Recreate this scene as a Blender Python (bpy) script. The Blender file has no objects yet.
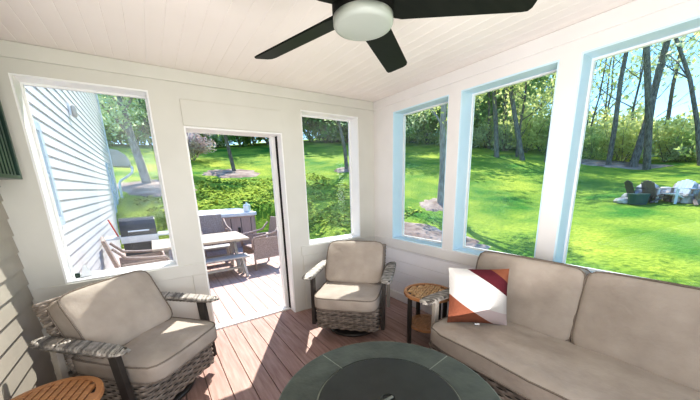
import bpy, math, random
from mathutils import Vector, Matrix, noise
PI = math.pi
scn = bpy.context.scene
COL = scn.collection
R = math.radians

# ------------------------------------------------------------------ mesh builder
class MB:
    def __init__(s): s.v = []; s.f = []; s.uv = {}
    def add(s, vs, fs):
        o = len(s.v); s.v += [tuple(v) for v in vs]; s.f += [tuple(i + o for i in f) for f in fs]; return o
    def box(s, x0, x1, y0, y1, z0, z1, m=None):
        vs = [Vector((x, y, z)) for x in (x0, x1) for y in (y0, y1) for z in (z0, z1)]
        if m is not None: vs = [m @ v for v in vs]
        s.add(vs, [(0, 1, 3, 2), (4, 6, 7, 5), (0, 4, 5, 1), (2, 3, 7, 6), (0, 2, 6, 4), (1, 5, 7, 3)])
    def cbox(s, c, d, m=None):
        mm = Matrix.Translation(c) @ (m if m is not None else Matrix())
        s.box(-d[0]/2, d[0]/2, -d[1]/2, d[1]/2, -d[2]/2, d[2]/2, mm)
    def bar(s, a, b, w, t, up=(0, 0, 1)):
        a, b = Vector(a), Vector(b); d = b - a; L = d.length; z = d.normalized()
        x = Vector(up).cross(z)
        if x.length < 1e-4: x = Vector((1, 0, 0)).cross(z)
        x.normalize(); y = z.cross(x)
        m = Matrix((x, y, z)).transposed().to_4x4(); m.translation = a
        s.box(-w/2, w/2, -t/2, t/2, 0, L, m)
    def tube(s, pts, rad, n=8, closed=False, caps=True):
        pts = [Vector(p) for p in pts]; k = len(pts)
        if not isinstance(rad, (list, tuple)): rad = [rad] * k
        o = len(s.v); up = None
        for i, p in enumerate(pts):
            if closed: t = pts[(i+1) % k] - pts[i-1]
            else: t = pts[min(i+1, k-1)] - pts[max(i-1, 0)]
            t.normalize()
            if up is None:
                up = Vector((0, 0, 1)) if abs(t.z) < .9 else Vector((1, 0, 0))
            x = up.cross(t)
            if x.length < 1e-5: x = Vector((1, 0, 0))
            x.normalize(); y = t.cross(x); up = y
            for j in range(n):
                a = 2*PI*j/n; s.v.append(tuple(p + (x*math.cos(a) + y*math.sin(a))*rad[i]))
        m = k if closed else k-1
        for i in range(m):
            for j in range(n):
                a = o + i*n; b = o + ((i+1) % k)*n
                s.f.append((a+j, a+(j+1) % n, b+(j+1) % n, b+j))
        if caps and not closed:
            s.f.append(tuple(o + j for j in reversed(range(n)))); s.f.append(tuple(o + (k-1)*n + j for j in range(n)))
    def lathe(s, prof, n=40, c=(0, 0, 0)):
        o = len(s.v)
        for r, z in prof:
            for j in range(n):
                a = 2*PI*j/n; s.v.append((c[0] + r*math.cos(a), c[1] + r*math.sin(a), c[2] + z))
        for i in range(len(prof)-1):
            for j in range(n):
                s.f.append((o+i*n+j, o+i*n+(j+1) % n, o+(i+1)*n+(j+1) % n, o+(i+1)*n+j))
        s.f.append(tuple(o+j for j in reversed(range(n)))); s.f.append(tuple(o+(len(prof)-1)*n+j for j in range(n)))
    def prism(s, poly, z0, z1, m=None):
        n = len(poly); vs = [Vector((x, y, z0)) for x, y in poly] + [Vector((x, y, z1)) for x, y in poly]
        if m is not None: vs = [m @ v for v in vs]
        s.add(vs, [tuple(reversed(range(n))), tuple(range(n, 2*n))] + [(i, (i+1) % n, n+(i+1) % n, n+i) for i in range(n)])
    def build(s, name, mat, parent=None, smooth=False, bevel=0, loc=None, uv=None):
        me = bpy.data.meshes.new(name); me.from_pydata(s.v, [], s.f); me.update()
        if uv:
            l = me.uv_layers.new(name='UVMap')
            for lp in me.loops: l.data[lp.index].uv = uv[lp.vertex_index]
        if smooth:
            for p in me.polygons: p.use_smooth = True
        o = bpy.data.objects.new(name, me); COL.objects.link(o)
        if mat is not None: me.materials.append(mat)
        if parent is not None: o.parent = parent
        if loc is not None: o.location = loc
        if bevel:
            b = o.modifiers.new('bevel', 'BEVEL'); b.width = bevel; b.segments = 2; b.limit_method = 'ANGLE'; b.angle_limit = R(40)
        return o

def thing(name, label, cat, loc=(0, 0, 0), rz=0, group=None):
    o = bpy.data.objects.new(name, None); COL.objects.link(o); o.empty_display_size = .1
    o.location = loc; o.rotation_euler = (0, 0, rz); return tag(o, label, cat, group)
def tag(o, label, cat, group=None, kind=None):
    o['label'] = label; o['category'] = cat
    if group: o['group'] = group
    if kind: o['kind'] = kind
    return o
def struct(o): o['kind'] = 'structure'; return o
def kids(o): return [c for c in bpy.data.objects if c.parent == o]
def copy_tree(o, parent=None):
    c = o.copy(); COL.objects.link(c); c.parent = parent
    for ch in kids(o): copy_tree(ch, c)
    return c

# ------------------------------------------------------------------ materials
def nodes(name):
    m = bpy.data.materials.new(name); m.use_nodes = True
    nt = m.node_tree; b = nt.nodes['Principled BSDF']; return m, nt, b
def link(nt, a, b): nt.links.new(a, b)
def mat(name, c, rough=.6, metal=0, c2=None, scale=20, stretch=(1, 1, 1), bump=0, bscale=None, detail=4, spec=.5, coords='Object'):
    m, nt, b = nodes(name)
    b.inputs['Base Color'].default_value = (*c, 1); b.inputs['Roughness'].default_value = rough
    b.inputs['Metallic'].default_value = metal; b.inputs['Specular IOR Level'].default_value = spec
    tc = nt.nodes.new('ShaderNodeTexCoord'); mp = nt.nodes.new('ShaderNodeMapping'); mp.inputs['Scale'].default_value = stretch
    link(nt, tc.outputs[coords], mp.inputs[0])
    if c2 is not None:
        n = nt.nodes.new('ShaderNodeTexNoise'); n.inputs['Scale'].default_value = scale; n.inputs['Detail'].default_value = detail
        link(nt, mp.outputs[0], n.inputs['Vector'])
        r = nt.nodes.new('ShaderNodeValToRGB'); r.color_ramp.elements[0].position = .35; r.color_ramp.elements[1].position = .65
        r.color_ramp.elements[0].color = (*c, 1); r.color_ramp.elements[1].color = (*c2, 1)
        link(nt, n.outputs['Fac'], r.inputs[0]); link(nt, r.outputs[0], b.inputs['Base Color'])
    if bump:
        n2 = nt.nodes.new('ShaderNodeTexNoise'); n2.inputs['Scale'].default_value = bscale or scale*3; n2.inputs['Detail'].default_value = 3
        link(nt, mp.outputs[0], n2.inputs['Vector'])
        bp = nt.nodes.new('ShaderNodeBump'); bp.inputs['Strength'].default_value = bump; bp.inputs['Distance'].default_value = .01
        link(nt, n2.outputs['Fac'], bp.inputs['Height']); link(nt, bp.outputs[0], b.inputs['Normal'])
    return m

M = {}
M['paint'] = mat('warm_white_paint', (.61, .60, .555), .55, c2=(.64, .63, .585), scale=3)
M['paint_b'] = mat('white_paint_lit', (.76, .74, .735), .55, c2=(.79, .77, .77), scale=3)  # same wall paint, the right wall's brighter, cooler light put into the colour
M['knee'] = mat('white_paint_lavender_light', (.84, .825, .87), .5, c2=(.87, .855, .90), scale=3)  # same wall paint again, the lavender light on it painted in
M['white'] = mat('white_trim', (.86, .86, .85), .45, c2=(.82, .82, .82), scale=5)
M['jamb'] = mat('window_jamb_paint', (.60, .78, .90), .5, c2=(.64, .81, .92), scale=4)  # blue of the sky light on the jambs is painted into the colour
M['ceiling'] = mat('ceiling_paint', (.82, .765, .725), .5, c2=(.85, .795, .755), scale=2)
M['siding'] = mat('siding_interior_shaded', (.40, .36, .31), .6, c2=(.44, .40, .345), scale=6)  # same siding as outside, indoor shade darkened into the colour
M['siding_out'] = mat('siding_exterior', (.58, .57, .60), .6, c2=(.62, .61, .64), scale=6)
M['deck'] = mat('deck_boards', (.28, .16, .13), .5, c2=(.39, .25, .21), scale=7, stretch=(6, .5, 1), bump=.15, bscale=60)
M['deck_out'] = mat('deck_boards_sunlit', (.40, .275, .24), .6, c2=(.49, .355, .315), scale=7, stretch=(6, .5, 1), bump=.15, bscale=60)  # same boards as indoors, sunlight lightened into the colour
M['dark'] = mat('matte_black', (.003, .003, .003), .6, c2=(.005, .005, .004), scale=10, spec=.1)
M['fan'] = mat('fan_blade', (.006, .008, .006), .45, c2=(.009, .011, .008), scale=8, stretch=(1, 8, 1), spec=.10)
M['lens'] = mat('opal_lens', (.27, .295, .265), .35, c2=(.295, .32, .29), scale=4)
M['fabric'] = mat('tan_cushion_fabric', (.335, .29, .25), .85, c2=(.40, .35, .305), scale=6, bump=.6, bscale=16, spec=.2)
M['piping'] = mat('tan_piping', (.22, .185, .155), .85, c2=(.17, .14, .115), scale=120, spec=.2)
def wickermat(name, c, c2, lo=.55):
    m, nt, b = nodes(name); b.inputs['Roughness'].default_value = .55; b.inputs['Specular IOR Level'].default_value = .4
    tc = nt.nodes.new('ShaderNodeTexCoord'); n = nt.nodes.new('ShaderNodeTexNoise'); n.inputs['Scale'].default_value = 22; n.inputs['Detail'].default_value = 3
    link(nt, tc.outputs['Object'], n.inputs['Vector'])
    r = nt.nodes.new('ShaderNodeValToRGB'); r.color_ramp.elements[0].position = .33; r.color_ramp.elements[1].position = .67
    r.color_ramp.elements[0].color = (*c, 1); r.color_ramp.elements[1].color = (*c2, 1); link(nt, n.outputs['Fac'], r.inputs[0])
    g = nt.nodes.new('ShaderNodeNewGeometry'); mr = nt.nodes.new('ShaderNodeMapRange'); mr.inputs[3].default_value = lo; mr.inputs[4].default_value = 1.15
    link(nt, g.outputs['Random Per Island'], mr.inputs[0])
    mx = nt.nodes.new('ShaderNodeMix'); mx.data_type = 'RGBA'; mx.blend_type = 'MULTIPLY'; mx.inputs[0].default_value = 1
    link(nt, r.outputs[0], mx.inputs[6]); link(nt, mr.outputs[0], mx.inputs[7]); link(nt, mx.outputs[2], b.inputs['Base Color']); return m
M['wicker'] = wickermat('grey_wicker', (.16, .13, .105), (.34, .29, .245), .6)
M['wickerarm'] = wickermat('grey_wicker_wrap', (.27, .245, .215), (.46, .425, .385), .28)
M['wickerback'] = mat('wicker_lining', (.045, .036, .03), .8, c2=(.06, .05, .04), scale=20)
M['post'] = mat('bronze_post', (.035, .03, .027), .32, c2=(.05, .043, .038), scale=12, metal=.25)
M['post_lit'] = mat('bronze_post_lit', (.30, .27, .24), .4, c2=(.35, .32, .28), scale=12)  # lit copy of the dark post, light painted into the colour
M['teak'] = mat('teak_slats', (.34, .155, .06), .45, c2=(.47, .24, .10), scale=10, stretch=(1, 7, 1))
M['teak_light'] = mat('weathered_teak', (.50, .30, .14), .5, c2=(.62, .40, .21), scale=14)
M['teakrim'] = mat('teak_rim', (.36, .165, .065), .45, c2=(.46, .23, .10), scale=12)
M['slate'] = mat('green_grey_tile', (.040, .048, .040), .42, c2=(.070, .080, .067), scale=9, detail=8, bump=.2, bscale=40)
M['slatelid'] = mat('dark_lid', (.011, .012, .011), .4, c2=(.019, .021, .019), scale=14, detail=6)
M['grout'] = mat('pale_grout', (.20, .22, .19), .7, c2=(.24, .26, .22), scale=30)
M['rim'] = mat('table_rim_metal', (.13, .14, .125), .4, c2=(.18, .19, .17), scale=20, metal=.3)
M['bark'] = mat('tree_bark', (.09, .072, .058), .9, c2=(.25, .21, .17), scale=9, stretch=(2, 2, .5), bump=.5, bscale=20)
M['bark_pale'] = mat('pale_bark', (.24, .20, .17), .9, c2=(.40, .35, .30), scale=9, stretch=(2, 2, .5), bump=.4, bscale=20)
M['mulch'] = mat('mulch', (.18, .115, .088), .95, c2=(.38, .285, .23), scale=2.2, bump=.8, bscale=30, detail=8)
M['stone'] = mat('field_stone', (.22, .195, .18), .85, c2=(.62, .57, .53), scale=6, bump=.4, bscale=15)
M['plas_white'] = mat('white_resin', (.75, .76, .78), .5, c2=(.80, .80, .82), scale=6)
M['plas_brown'] = mat('brown_resin', (.20, .15, .125), .6, c2=(.26, .20, .165), scale=6)
M['plas_dark'] = mat('dark_resin', (.05, .05, .055), .6, c2=(.075, .07, .07), scale=6)
M['plas_teal'] = mat('dark_green_resin', (.02, .075, .065), .6, c2=(.03, .095, .08), scale=6)
M['tub'] = mat('brown_tub_panel', (.29, .205, .185), .55, c2=(.345, .25, .225), scale=8, stretch=(8, 8, .6))
M['tubcover'] = mat('grey_tub_cover', (.52, .52, .55), .6, c2=(.58, .58, .61), scale=9)
M['patio'] = mat('taupe_patio_wicker', (.27, .20, .175), .75, c2=(.42, .33, .29), scale=60, bump=.5, bscale=120)
M['patiotop'] = mat('pale_table_top', (.43, .355, .285), .6, c2=(.49, .41, .33), scale=8, stretch=(1, 8, 1))
M['patiograngrey'] = mat('weathered_grey_frame', (.36, .345, .33), .6, c2=(.44, .425, .41), scale=10)
M['grillblack'] = mat('grill_black', (.018, .02, .024), .3, c2=(.03, .032, .036), scale=10)
M['steel'] = mat('brushed_steel', (.62, .66, .70), .35, c2=(.70, .73, .76), scale=10, metal=.4)
M['red'] = mat('red_handle', (.6, .06, .04), .5, c2=(.5, .05, .03), scale=10)
M['green_panel'] = mat('dark_green_panel', (.008, .028, .020), .3, c2=(.016, .05, .034), scale=5)
M['roof'] = mat('pale_eave', (.46, .41, .34), .7, c2=(.52, .46, .39), scale=5)
M['bluetrim'] = mat('blue_grey_trim', (.42, .52, .62), .5, c2=(.47, .57, .66), scale=5)
M['shade'] = mat('window_shade', (.45, .55, .60), .4, c2=(.5, .6, .65), scale=3)

def leafmat(name, ca, cb, trans=.45):
    m, nt, b = nodes(name)
    nt.nodes.remove(b); out = nt.nodes['Material Output']
    g = nt.nodes.new('ShaderNodeNewGeometry'); oi = nt.nodes.new('ShaderNodeObjectInfo')
    n = nt.nodes.new('ShaderNodeTexWhiteNoise'); n.noise_dimensions = '1D'
    link(nt, g.outputs['Random Per Island'], n.inputs['W'])
    ad = nt.nodes.new('ShaderNodeMath'); ad.operation = 'MULTIPLY_ADD'; ad.inputs[1].default_value = .7; 
    link(nt, n.outputs['Value'], ad.inputs[0])
    mu = nt.nodes.new('ShaderNodeMath'); mu.operation = 'MULTIPLY'; mu.inputs[1].default_value = .3
    link(nt, oi.outputs['Random'], mu.inputs[0]); link(nt, mu.outputs[0], ad.inputs[2])
    r = nt.nodes.new('ShaderNodeValToRGB'); r.color_ramp.elements[0].color = (*ca, 1); r.color_ramp.elements[1].color = (*cb, 1)
    link(nt, ad.outputs[0], r.inputs[0])
    d = nt.nodes.new('ShaderNodeBsdfDiffuse'); t = nt.nodes.new('ShaderNodeBsdfTranslucent'); mx = nt.nodes.new('ShaderNodeMixShader')
    mx.inputs[0].default_value = trans
    link(nt, r.outputs[0], d.inputs[0]); link(nt, r.outputs[0], t.inputs[0])
    link(nt, d.outputs[0], mx.inputs[1]); link(nt, t.outputs[0], mx.inputs[2]); link(nt, mx.outputs[0], out.inputs[0])
    return m
M['leaf_yellow'] = leafmat('yellow_green_leaves', (.58, .60, .17), (.95, .92, .48), .72)
M['leaf_green'] = leafmat('mid_green_leaves', (.36, .48, .13), (.78, .82, .36), .72)
M['leaf_dark'] = leafmat('deep_green_leaves', (.20, .38, .11), (.58, .72, .30), .72)
M['leaf_pale'] = leafmat('pale_grey_green_leaves', (.50, .57, .31), (.88, .90, .64), .68)
M['leaf_pink'] = leafmat('pale_pink_blossom', (.50, .38, .40), (.85, .74, .74), .4)
M['cover'] = leafmat('ground_cover_leaves', (.20, .30, .04), (.58, .60, .13), .15)

def glassmat(name, haze, tint=(.97, 1, 1)):
    m, nt, b = nodes(name); nt.nodes.remove(b); out = nt.nodes['Material Output']
    t = nt.nodes.new('ShaderNodeBsdfTransparent'); t.inputs[0].default_value = (*tint, 1)
    g = nt.nodes.new('ShaderNodeBsdfGlossy'); g.inputs['Roughness'].default_value = .03
    fr = nt.nodes.new('ShaderNodeFresnel'); fr.inputs[0].default_value = 1.25
    a = nt.nodes.new('ShaderNodeMixShader'); link(nt, fr.outputs[0], a.inputs[0]); link(nt, t.outputs[0], a.inputs[1]); link(nt, g.outputs[0], a.inputs[2])
    d = nt.nodes.new('ShaderNodeBsdfTranslucent'); d.inputs[0].default_value = (.95, .97, 1, 1)
    tc = nt.nodes.new('ShaderNodeTexCoord'); n = nt.nodes.new('ShaderNodeTexNoise'); n.inputs['Scale'].default_value = 1.6; n.inputs['Detail'].default_value = 3
    link(nt, tc.outputs['Object'], n.inputs['Vector'])
    mr = nt.nodes.new('ShaderNodeMapRange'); mr.inputs[1].default_value = .42; mr.inputs[2].default_value = .75; mr.inputs[3].default_value = haze*.35; mr.inputs[4].default_value = haze*2.2
    link(nt, n.outputs['Fac'], mr.inputs[0])
    x = nt.nodes.new('ShaderNodeMixShader'); link(nt, mr.outputs[0], x.inputs[0]); link(nt, a.outputs[0], x.inputs[1]); link(nt, d.outputs[0], x.inputs[2])
    link(nt, x.outputs[0], out.inputs[0]); return m
M['glass'] = glassmat('window_glass', .028)
M['glass_hazy'] = glassmat('hazy_window_glass', .06)

def lawnmat():
    m, nt, b = nodes('lawn_grass'); b.inputs['Roughness'].default_value = .9; b.inputs['Specular IOR Level'].default_value = .15
    tc = nt.nodes.new('ShaderNodeTexCoord')
    def nz(s, det, st=(1, 1, 1)):
        mp = nt.nodes.new('ShaderNodeMapping'); mp.inputs['Scale'].default_value = st; link(nt, tc.outputs['Object'], mp.inputs[0])
        n = nt.nodes.new('ShaderNodeTexNoise'); n.inputs['Scale'].default_value = s; n.inputs['Detail'].default_value = det
        link(nt, mp.outputs[0], n.inputs['Vector']); return n.outputs['Fac']
    r = nt.nodes.new('ShaderNodeValToRGB'); e = r.color_ramp.elements
    e[0].position = .32; e[0].color = (.045, .17, .018, 1); e[1].position = .68; e[1].color = (.36, .41, .05, 1)  # coarse dark and yellow greens paint dappled sun and shade into the grass
    link(nt, nz(.55, 6), r.inputs[0])
    r2 = nt.nodes.new('ShaderNodeValToRGB'); r2.color_ramp.elements[0].position = .3; r2.color_ramp.elements[0].color = (.45, .55, .4, 1); r2.color_ramp.elements[1].position = .7; r2.color_ramp.elements[1].color = (1.25, 1.2, 1.1, 1)
    fine = nz(14, 8); link(nt, fine, r2.inputs[0])
    mx = nt.nodes.new('ShaderNodeMix'); mx.data_type = 'RGBA'; mx.blend_type = 'MULTIPLY'; mx.inputs[0].default_value = .8
    link(nt, r.outputs[0], mx.inputs[6]); link(nt, r2.outputs[0], mx.inputs[7]); link(nt, mx.outputs[2], b.inputs['Base Color'])
    bp = nt.nodes.new('ShaderNodeBump'); bp.inputs['Strength'].default_value = .6; bp.inputs['Distance'].default_value = .08
    link(nt, fine, bp.inputs['Height']); link(nt, bp.outputs[0], b.inputs['Normal'])
    return m
M['lawn'] = lawnmat()

def pillowmat():
    m, nt, b = nodes('colour_block_weave'); b.inputs['Roughness'].default_value = .95; b.inputs['Specular IOR Level'].default_value = .1
    uv = nt.nodes.new('ShaderNodeUVMap'); sp = nt.nodes.new('ShaderNodeSeparateXYZ'); link(nt, uv.outputs[0], sp.inputs[0])
    def lin(k, op, c):
        a = nt.nodes.new('ShaderNodeMath'); a.operation = 'MULTIPLY_ADD'; a.inputs[1].default_value = k
        link(nt, sp.outputs[0], a.inputs[0]); link(nt, sp.outputs[1], a.inputs[2])
        g = nt.nodes.new('ShaderNodeMath'); g.operation = op; g.inputs[1].default_value = c; link(nt, a.outputs[0], g.inputs[0]); return g.outputs[0]
    def over(prev, fac, c):
        x = nt.nodes.new('ShaderNodeMix'); x.data_type = 'RGBA'; link(nt, fac, x.inputs[0]); x.inputs[7].default_value = (*c, 1)
        if isinstance(prev, tuple): x.inputs[6].default_value = (*prev, 1)
        else: link(nt, prev, x.inputs[6])
        return x.outputs[2]
    c = over((.53, .51, .49), lin(-.306, 'GREATER_THAN', .49), (.46, .385, .38))
    c = over(c, lin(-.69, 'GREATER_THAN', .465), (.20, .072, .042))
    c = over(c, lin(-.72, 'LESS_THAN', -.232), (.10, .018, .026))
    c = over(c, lin(-.86, 'LESS_THAN', -.60), (.25, .095, .052))
    tc = nt.nodes.new('ShaderNodeTexCoord'); n = nt.nodes.new('ShaderNodeTexNoise'); n.inputs['Scale'].default_value = 90
    link(nt, tc.outputs['Object'], n.inputs['Vector'])
    bp = nt.nodes.new('ShaderNodeBump'); bp.inputs['Strength'].default_value = .5; bp.inputs['Distance'].default_value = .006
    link(nt, n.outputs['Fac'], bp.inputs['Height']); link(nt, bp.outputs[0], b.inputs['Normal']); link(nt, c, b.inputs['Base Color'])
    return m
M['pillow'] = pillowmat()

# ------------------------------------------------------------------ camera
def cam():
    f, yaw, pit, rol = 285.466, R(34.1521), R(-13.38), R(-1.7196); px, py = 350, 251.51
    F = Vector((math.sin(yaw)*math.cos(pit), math.cos(yaw)*math.cos(pit), math.sin(pit)))
    r0 = Vector((math.cos(yaw), -math.sin(yaw), 0)); u0 = r0.cross(F)
    r = r0*math.cos(rol) + u0*math.sin(rol); u = -r0*math.sin(rol) + u0*math.cos(rol)
    m = Matrix((r, u, -F)).transposed().to_4x4(); m.translation = (-2.4499, -2.9962, 1.4842)
    c = bpy.data.cameras.new('camera'); o = bpy.data.objects.new('camera', c); COL.objects.link(o); o.matrix_world = m
    c.sensor_width = 36; c.lens = 36*f/700; c.shift_x = (350-px)/700; c.shift_y = (py-200)/700
    c.clip_start = .02; c.clip_end = 500; scn.camera = o
cam()

# ------------------------------------------------------------------ lights and sky
def lights():
    el = R(54); d = Vector((-.524*math.cos(el), -.852*math.cos(el), -math.sin(el)))
    l = bpy.data.lights.new('sun', 'SUN'); l.energy = 6.0; l.angle = R(.6); l.color = (1, .95, .86)
    o = bpy.data.objects.new('sun', l); COL.objects.link(o); o.rotation_euler = d.to_track_quat('-Z', 'Y').to_euler()
    def area(name, loc, target, sx, sy, e, c):
        a = bpy.data.lights.new(name, 'AREA'); a.shape = 'RECTANGLE'; a.size = sx; a.size_y = sy; a.energy = e; a.color = c
        q = bpy.data.objects.new(name, a); COL.objects.link(q); q.location = loc
        q.rotation_euler = (Vector(target)-Vector(loc)).to_track_quat('-Z', 'Y').to_euler()
    area('room_fill_light', (-2.5, -3.7, 1.5), (-.75, -.7, .75), 1.6, 1.2, 29, (1, .97, .94))  # added fill lamp behind the camera, no such fixture in the room
    area('ceiling_fill_light', (-1.75, -2.6, .9), (-1.7, -1.9, 2.45), 2.2, 2.0, 34, (1, .97, .95))  # added lamp facing up, stands in for light bounced onto the ceiling
    w = bpy.data.worlds.new('sky'); scn.world = w; w.use_nodes = True; nt = w.node_tree
    bg = nt.nodes['Background']; tc = nt.nodes.new('ShaderNodeTexCoord'); sp = nt.nodes.new('ShaderNodeSeparateXYZ')
    r = nt.nodes.new('ShaderNodeValToRGB'); mr = nt.nodes.new('ShaderNodeMapRange'); mr.inputs[1].default_value = -.2; mr.inputs[2].default_value = 1
    link(nt, tc.outputs['Generated'], sp.inputs[0]); link(nt, sp.outputs[2], mr.inputs[0]); link(nt, mr.outputs[0], r.inputs[0])
    e = r.color_ramp.elements; e[0].position = 0; e[0].color = (.30, .38, .25, 1); e[1].position = 1; e[1].color = (.10, .30, .85, 1)
    for p, c in ((.16, (.45, .60, .55)), (.18, (.62, .84, 1.0)), (.32, (.34, .66, 1.0)), (.5, (.20, .50, .98))):
        k = r.color_ramp.elements.new(p); k.color = (*c, 1)
    link(nt, r.outputs[0], bg.inputs[0]); bg.inputs[1].default_value = 1.5
    scn.view_settings.view_transform = 'Standard'; scn.view_settings.look = 'None'; scn.view_settings.use_curve_mapping = True
    cm = scn.view_settings.curve_mapping; cv = cm.curves[3]
    cv.points.new(.10, .085); cv.points.new(.5, .525); cv.points.new(.8, .84); cm.update()
    scn.view_settings.exposure = 0.55
lights()
scn.cycles.max_bounces = 8; scn.cycles.transparent_max_bounces = 12; scn.cycles.caustics_reflective = False; scn.cycles.caustics_refractive = False
scn.cycles.sample_clamp_indirect = 4

# ------------------------------------------------------------------ room shell
H = 2.45; XL = -3.3; YB = -4.8; TH = .175
def wall_with_holes(axis, a0, a1, holes, z1=H, t0=0, t1=TH):
    """boxes around rectangular holes; axis 'x' runs along x at y t0..t1, axis 'y' along y at x t0..t1"""
    mb = MB()
    def b(p, q, z, w):
        if q-p < 1e-4 or w-z < 1e-4: return
        if axis == 'x': mb.box(p, q, t0, t1, z, w)
        else: mb.box(t0, t1, p, q, z, w)
    c = a0
    for (p, q, z, w) in sorted(holes):
        b(c, p, 0, z1); b(p, q, 0, z); b(p, q, w, z1); c = q
    b(c, a1, 0, z1); return mb
A_W1 = (-3.097, -2.335, .79, 2.262); A_D = (-2.119, -1.2234, 0, 2.0133); A_W2 = (-.997, -.24, .79, 2.262)
B_W = [(-1.1155, -.348), (-2.009, -1.241), (-2.98, -2.131), (-3.98, -3.10)]; BZ = (.79, 2.270)
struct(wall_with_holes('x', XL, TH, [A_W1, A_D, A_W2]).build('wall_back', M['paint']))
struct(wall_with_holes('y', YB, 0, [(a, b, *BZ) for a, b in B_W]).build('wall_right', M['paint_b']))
struct(wall_with_holes('x', XL, TH, [(-3.0, -1.8, .8, 2.26), (-1.5, -.3, .8, 2.26)], t0=YB-TH, t1=YB).build('wall_front', M['paint']))

def siding(x, y0, y1, z0, z1, name, m, step=.12, cut=None):
    mb = MB(); z = z0
    while z < z1 - .001:
        zt = min(z+step, z1); segs = [(y0, y1)]
        for (cy0, cy1, cz0, cz1) in cut or []:
            if z >= cz0 - .03 and zt <= cz1 + .03:
                segs = [s for a, b in segs for s in ((a, min(b, cy0)), (max(a, cy1), b)) if s[1]-s[0] > .005]
        for a, b in segs:
            mb.add([(x-.02, a, z), (x+.015, a, z), (x+.003, a, zt), (x-.02, a, zt), (x-.02, b, z), (x+.015, b, z), (x+.003, b, zt), (x-.02, b, zt)],
                   [(0, 1, 2, 3), (7, 6, 5, 4), (0, 4, 5, 1), (1, 5, 6, 2), (2, 6, 7, 3), (0, 3, 7, 4)])
        z = zt
    return struct(mb.build(name, m))
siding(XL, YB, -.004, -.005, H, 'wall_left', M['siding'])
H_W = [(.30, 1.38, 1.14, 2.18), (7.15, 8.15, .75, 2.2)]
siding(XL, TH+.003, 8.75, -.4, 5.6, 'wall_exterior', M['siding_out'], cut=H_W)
mb = MB(); mb.box(XL-.30, XL-.021, YB, 8.75, -.4, 5.6)
struct(mb.build('wall_house_core', M['siding_out']))
mb = MB(); mb.box(XL-.02, XL+.03, 8.75, 8.84, -.4, 5.6); struct(mb.build('trim_30', M['white']))

# ceiling: beaded boards running along y
mb = MB(); prof = []; x = XL; pw = .098
while x < TH:
    prof += [(x, H+.002), (x+.003, H), (min(x+pw-.003, TH), H), (min(x+pw, TH), H+.002)]; x += pw
n = len(prof); vs = [(p, YB-TH, z) for p, z in prof] + [(p, TH, z) for p, z in prof]
mb.add(vs, [(i, i+1, n+i+1, n+i) for i in range(n-1)]); mb.box(XL-.1, TH, YB-TH, TH, H+.02, H+.12)
struct(mb.build('ceiling', M['ceiling']))
mb = MB(); mb.box(XL-.02, .6, YB-.5, .20, H+.13, H+.30); struct(mb.build('roof_slab', M['roof']))

def boards(x0, x1, y0, y1, z, name, m, w=.140, gap=.004, t=.03):
    mb = MB(); x = x0
    while x < x1 - .01:
        mb.box(x, min(x+w, x1), y0, y1, z-t, z); x += w+gap
    return mb.build(name, m, bevel=.003)
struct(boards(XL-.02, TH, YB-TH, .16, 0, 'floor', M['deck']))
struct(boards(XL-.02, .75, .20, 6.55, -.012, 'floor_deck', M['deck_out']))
mb = MB(); mb.box(XL-.3, .75, YB-TH, 6.5, -.5, -.05); struct(mb.build('floor_joists', M['wickerback']))

# trim boards and panels
tn = [0]
def trim(mb, m, bevel=.003): tn[0] += 1; return struct(mb.build('trim_%d' % tn[0], m, bevel=bevel))
P = .014
m_ = MB(); m_.box(XL+.02, -.001, -P, -.0005, 2.352, H-.001); trim(m_, M['paint'])
m_ = MB(); m_.box(-P, -.0005, YB, -P-.001, 2.352, H-.001); trim(m_, M['paint_b'])
m_ = MB(); m_.box(-2.12, -1.2235, -.010, -.0005, 2.016, 2.225); trim(m_, M['paint'])
m_ = MB(); m_.box(XL+.02, -2.121, -.012, -.0005, .678, .788); trim(m_, M['paint'])
m_ = MB(); m_.box(-1.10, -.001, -.012, -.0005, .678, .788); trim(m_, M['paint'])
m_ = MB(); m_.box(-.014, -.0005, YB, -.013, .678, .788); trim(m_, M['paint_b'])
for (x0, x1) in ((XL+.03, -2.135), (-1.085, -.016)):       # raised frames on the knee wall beside the door
    m_ = MB()
    m_.box(x0, x0+.13, -.010, -.0005, 0.001, .677); m_.box(x1-.10, x1, -.010, -.0005, 0.001, .677)
    m_.box(x0+.13, x1-.10, -.010, -.0005, .001, .11); trim(m_, M['paint'])
m_ = MB(); m_.box(-.018, -.0005, YB, -.012, .001, .105)
b_ = trim(m_, M['paint_b']); b_.name = 'baseboard_right'
for i, (a, b) in enumerate(B_W[:3]):                         # grooved boards of the right knee wall
    pass
m_ = MB()
z = .107
while z < .675:
    m_.box(-.008, -.0005, YB, -.013, z, min(z+.139, .677)-.004); z += .139
trim(m_, M['knee'], bevel=.002)

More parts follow.
